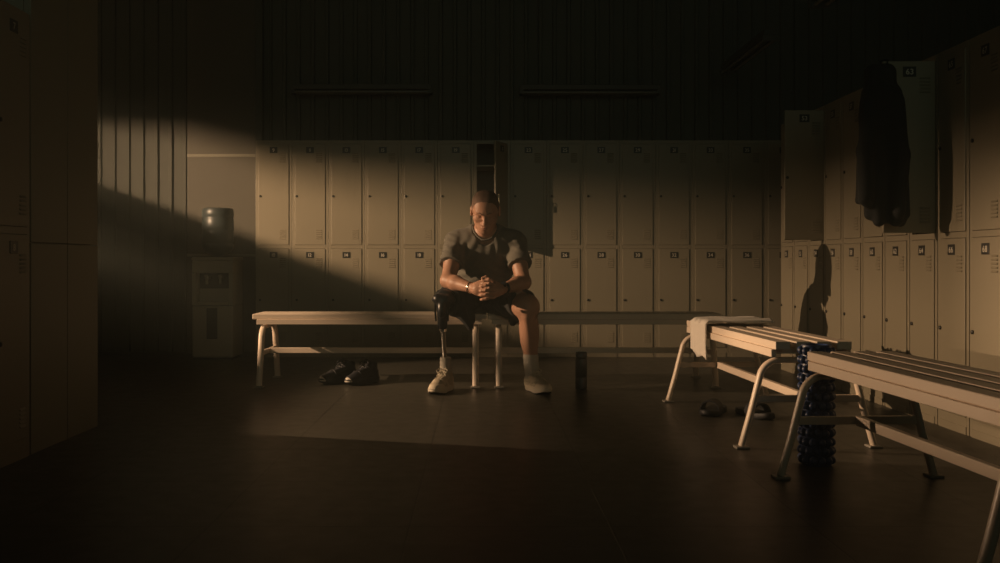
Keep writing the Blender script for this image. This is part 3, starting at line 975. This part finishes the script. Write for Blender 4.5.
    def hair_cut(x, y, z):
        q = [x - hc[0], y - hc[1], z - hc[2]]
        a = (r[0]*q[0] + r[1]*q[1] + r[2]*q[2]) / k_; b_ = (f[0]*q[0] + f[1]*q[1] + f[2]*q[2]) / k_; c_ = (u[0]*q[0] + u[1]*q[1] + u[2]*q[2]) / k_
        line = np.interp(b_, [-0.12, 0, 0.03, 0.05, 0.065, 0.09], [-0.065, -0.012, 0.0, 0.035, 0.068, 0.092]) + 0.004 * np.sin(a * 260 + 3 * np.sin(a * 90)) * np.sin(b_ * 240) + 0.002 * np.sin(a * 700)
        return np.where(c_ < line, (line - c_) * 1.0, 0) * 1.2
    g.warp(lambda x, y, z: hair_cut(x, y, z) + 0.0009 * np.sin(x * 700) * np.sin(y * 640) * np.sin(z * 670))
    g.build('hair', 'hair', root, O, 1)
    # eyebrows and eyes
    for s in (-1, 1):
        b = MB()
        b.tube([H(s*0.014, 0.1005, 0.010) - O, H(s*0.030, 0.0965, 0.0165) - O, H(s*0.048, 0.082, 0.013) - O], [0.0042, 0.0046, 0.0026], 8, flat=(0.8, 1))
        b.build('eyebrow', 'hair', root)
    b = MB()
    b.tube([H(-0.019, 0.1045, -0.0765) - O, H(-0.008, 0.1085, -0.0745) - O, H(0.008, 0.1085, -0.0745) - O, H(0.019, 0.1045, -0.0765) - O], [0.0015, 0.0036, 0.0036, 0.0015], 8)
    b.tube([H(-0.017, 0.1035, -0.0845) - O, H(0.0, 0.1065, -0.0865) - O, H(0.017, 0.1035, -0.0845) - O], [0.0015, 0.0044, 0.0015], 8)
    b.build('lips', 'lip', root)

    # t-shirt
    g = SDF((-0.34, 5.90, 0.50), (0.44, 6.50, 1.10), 0.0048)
    g.ell((0.035, 6.200, 0.868), (0.200, 0.140, 0.168), k=0.0)
    g.ell((0.032, 6.265, 0.70), (0.176, 0.138, 0.180), k=0.07)
    g.ell((0.032, 6.30, 0.60), (0.186, 0.142, 0.095), k=0.05)
    for s in (-1, 1): g.ell((0.035 + s*0.075, 6.125, 0.87), (0.085, 0.06, 0.075), k=0.04)      # chest
    for sh, el, s in ((shR, elR, -1), (shL, elL, 1)):
        g.cap(nb + V(0, 0.02, -0.015), sh, 0.052, 0.064, k=0.06)
        g.cap(sh, sh*0.34 + el*0.66, 0.075, 0.073, k=0.04)
        g.ell(sh*0.45 + el*0.55 + V(0, -0.016, 0.0), (0.062, 0.062, 0.11), k=0.03)
        pe = sh*0.40 + el*0.60; d = el - sh
        g.cut(pe, d, lo=pe - 0.13, hi=pe + V(0.13, 0.13, 0.10) if s > 0 else pe + V(0.085, 0.13, 0.10)) if s < 0 else g.cut(pe, d, lo=pe - V(0.085, 0.13, 0.13), hi=pe + V(0.13, 0.13, 0.10))
    g.cap(nb + V(0, 0.0, -0.05), nb + V(0, -0.05, 0.12), 0.078, 0.085, k=0.012, mode='sub')
    g.cap(nb + V(0, -0.05, -0.055), nb + V(0, -0.13, -0.01), 0.052, 0.07, k=0.012, mode='sub')
    def wr_(x, y, z):
        dx = x - 0.035
        rad = np.hypot(np.abs(dx) - 0.16, z - 0.93)
        w1 = 0.0026 * np.sin(rad * 105 + 1.5 * np.sin(z * 30)) * np.exp(-((np.abs(dx) - 0.11) / 0.09) ** 2)
        w2 = 0.003 * np.sin(z * 95 + dx * 40 + 2 * np.sin(dx * 22)) * np.clip((0.84 - z) / 0.12, 0, 1)
        w3 = 0.0022 * np.sin(dx * 80 - z * 45 + 2.5 * np.sin(dx * 31 + z * 12)) * np.exp(-((z - 0.85) / 0.09) ** 2)
        w4 = 0.0014 * np.sin(z * 150 + dx * 60) * (np.abs(dx) > 0.17)
        return w1 + w2 + w3 + w4
    g.warp(wr_)
    g.cut((0, 0, 0.535), (0, 0, -1))
    ts = g.build('t_shirt', 'shirt', root, O)
    b = MB()
    pts = []
    for a in np.linspace(0, 2*PI, 33)[:-1]:
        c_, s_ = math.cos(a), math.sin(a)
        fr = max(0, -s_)
        pts.append((0.034 + 0.079*c_ - O[0], 6.125 + 0.070*s_ + 0.012*fr - O[1], 1.012 + 0.035*s_ - 0.050*fr**1.5))
    pts.append(pts[0])
    b.tube(pts, 0.0060, 8, cap=False); b.build('collar', 'shirt', ts)

    # shorts
    g = SDF((-0.34, 5.80, 0.33), (0.44, 6.50, 0.74), 0.0048)
    g.ell((0.032, 6.30, 0.580), (0.190, 0.142, 0.120), k=0.0)
    g.cap(hipR, (-0.192, 5.985, 0.560), 0.108, 0.090, k=0.05)
    g.cap(hipL, (0.248, 5.95, 0.535), 0.108, 0.096, k=0.05)
    g.cap((-0.135, 6.0, 0.50), (-0.062, 5.985, 0.395), 0.050, 0.022, k=0.03)
    g.cap((-0.08, 6.06, 0.50), (-0.055, 6.02, 0.40), 0.050, 0.022, k=0.03)
    g.cap((0.225, 5.965, 0.47), (0.205, 5.985, 0.425), 0.045, 0.025, k=0.03)
    g.cut((-0.203, 5.962, 0.56), (-0.42, -0.90, 0.05), lo=(-0.4, 5.7, 0.3), hi=(-0.02, 6.1, 0.75))
    g.cut((0.262, 5.925, 0.53), (0.35, -0.93, -0.10), lo=(0.10, 5.7, 0.3), hi=(0.45, 6.05, 0.75))
    g.warp(lambda x, y, z: 0.004 * np.sin(y * 60 + x * 50) * np.sin(z * 40 + x * 20) + 0.003 * np.sin(x * 95 + z * 60))
    # the seat carries him: flat underside
    g.cut((0, 0, 0.461), (0, 0, -1), lo=(-0.4, 6.19, 0.3), hi=(0.5, 6.6, 0.5))
    g.build('shorts', 'shorts', root, O)

    # prosthesis of his right leg
    kx, ky = -0.232, 5.905
    ankR = V(-0.212, 5.985, 0.13)
    g = SDF((-0.33, 5.80, 0.34), (-0.12, 6.05, 0.66), 0.004)
    g.cap((-0.212, 5.945, 0.560), (kx + 0.004, ky + 0.01, 0.545), 0.064, 0.044, k=0.02)
    g.cap((kx - 0.022, ky, 0.565), (kx + 0.026, ky, 0.560), 0.034, 0.034, k=0.012)
    g.cap((kx, ky, 0.55), (kx + 0.004, ky + 0.020, 0.40), 0.033, 0.030, k=0.012)
    g.ell((kx, ky - 0.022, 0.500), (0.026, 0.026, 0.050), k=0.012)
    g.cap((kx - 0.05, ky, 0.562), (kx + 0.05, ky, 0.562), 0.012, k=0.004)
    g.cut((0, 0, 0.378), (0, 0, -1))
    kn = g.build('prosthetic_knee', 'black', root, O)
    b = MB()
    b.cyl(V(kx + 0.006, ky + 0.022, 0.385) - O, V(kx + 0.006, ky + 0.022, 0.367) - O, 0.024, 18)
    b.cyl(V(kx + 0.006, ky + 0.022, 0.378) - O, ankR - O, 0.0145, 18)
    b.cyl(ankR + V(0.001, 0, 0.055) - O, ankR + V(0, 0, 0.02) - O, 0.020, 18)
    b.build('pylon', 'steel', kn)
    b = MB()
    for s in (-1, 1):
        b.tube([V(kx + s*0.038, ky - 0.004, 0.555) - O, V(kx + s*0.040, ky + 0.004, 0.49) - O, V(kx + s*0.036, ky + 0.016, 0.43) - O], 0.006, 8)
    b.cyl(V(kx - 0.056, ky, 0.562) - O, V(kx - 0.048, ky, 0.562) - O, 0.010, 14)
    b.build('side_bracket', 'lock', kn)

    # socks
    def sock(a, top, ra, rt):
        b = MB(); rg = []
        for i in range(14):
            q = i / 13; c = a * (1 - q) + top * q
            rr_ = ra + (rt - ra) * q + 0.0012 * math.sin(i * 2.4)
            rg.append([V(c[0] + rr_*math.cos(w_), c[1] + rr_*1.08*math.sin(w_), c[2]) - O for w_ in np.linspace(0, 2*PI, 20, endpoint=False)])
        b.rings(rg); return b.build('sock', 'sock', root)
    d = knL - anL; d /= np.linalg.norm(d)
    sock(anL + V(0, 0.004, -0.02), anL + d * 0.150, 0.044, 0.048)
    sock(ankR + V(0, 0.0, -0.03), ankR + V(0, 0, 0.075), 0.036, 0.034)
    # trainers
    ms = ('trainer', 'trainer_sole', 'trainer_heel', 'lace', 'trainer_overlay')
    def put(ank, ang):
        c = V(math.cos(ang), math.sin(ang), 0)
        p = V(ank[0], ank[1], 0) - c * 0.058
        return tuple(p - V(*O))
    build_shoe('shoe', ms, put(ankR, R(-107)), R(-107), root)
    build_shoe('shoe', ms, put(anL, R(-72)), R(-72), root)
    # bracelet, watch
    def band(c, axis, rad, wd, name, m):
        axis = Vector(axis).normalized(); uu = axis.orthogonal().normalized(); ww = axis.cross(uu)
        b = MB(); rg = []
        for h_, q in ((-wd, 0), (-wd, 0.003), (wd, 0.003), (wd, 0)):
            rg.append([Vector(c) - Vector(O) + axis*h_ + (uu*math.cos(a) + ww*math.sin(a))*(rad + q) for a in np.linspace(0, 2*PI, 24, endpoint=False)])
        b.rings(rg + [rg[0]], cap=False); return b.build(name, m, root)
    ax = wrR - elR; band(wrR - ax*0.10, ax, 0.0315, 0.0035, 'bracelet', 'silver')
    ax = wrL - elL; c = wrL - ax*0.14
    w_ = band(c, ax, 0.0325, 0.010, 'wristwatch', 'black')
    b = MB(); nrm = V(-0.2, -0.75, 0.6); nrm /= np.linalg.norm(nrm)
    b.tube([c + nrm*0.030 - O, c + nrm*0.042 - O], 0.019, 20); b.build('watch_face', 'black', w_)
person()
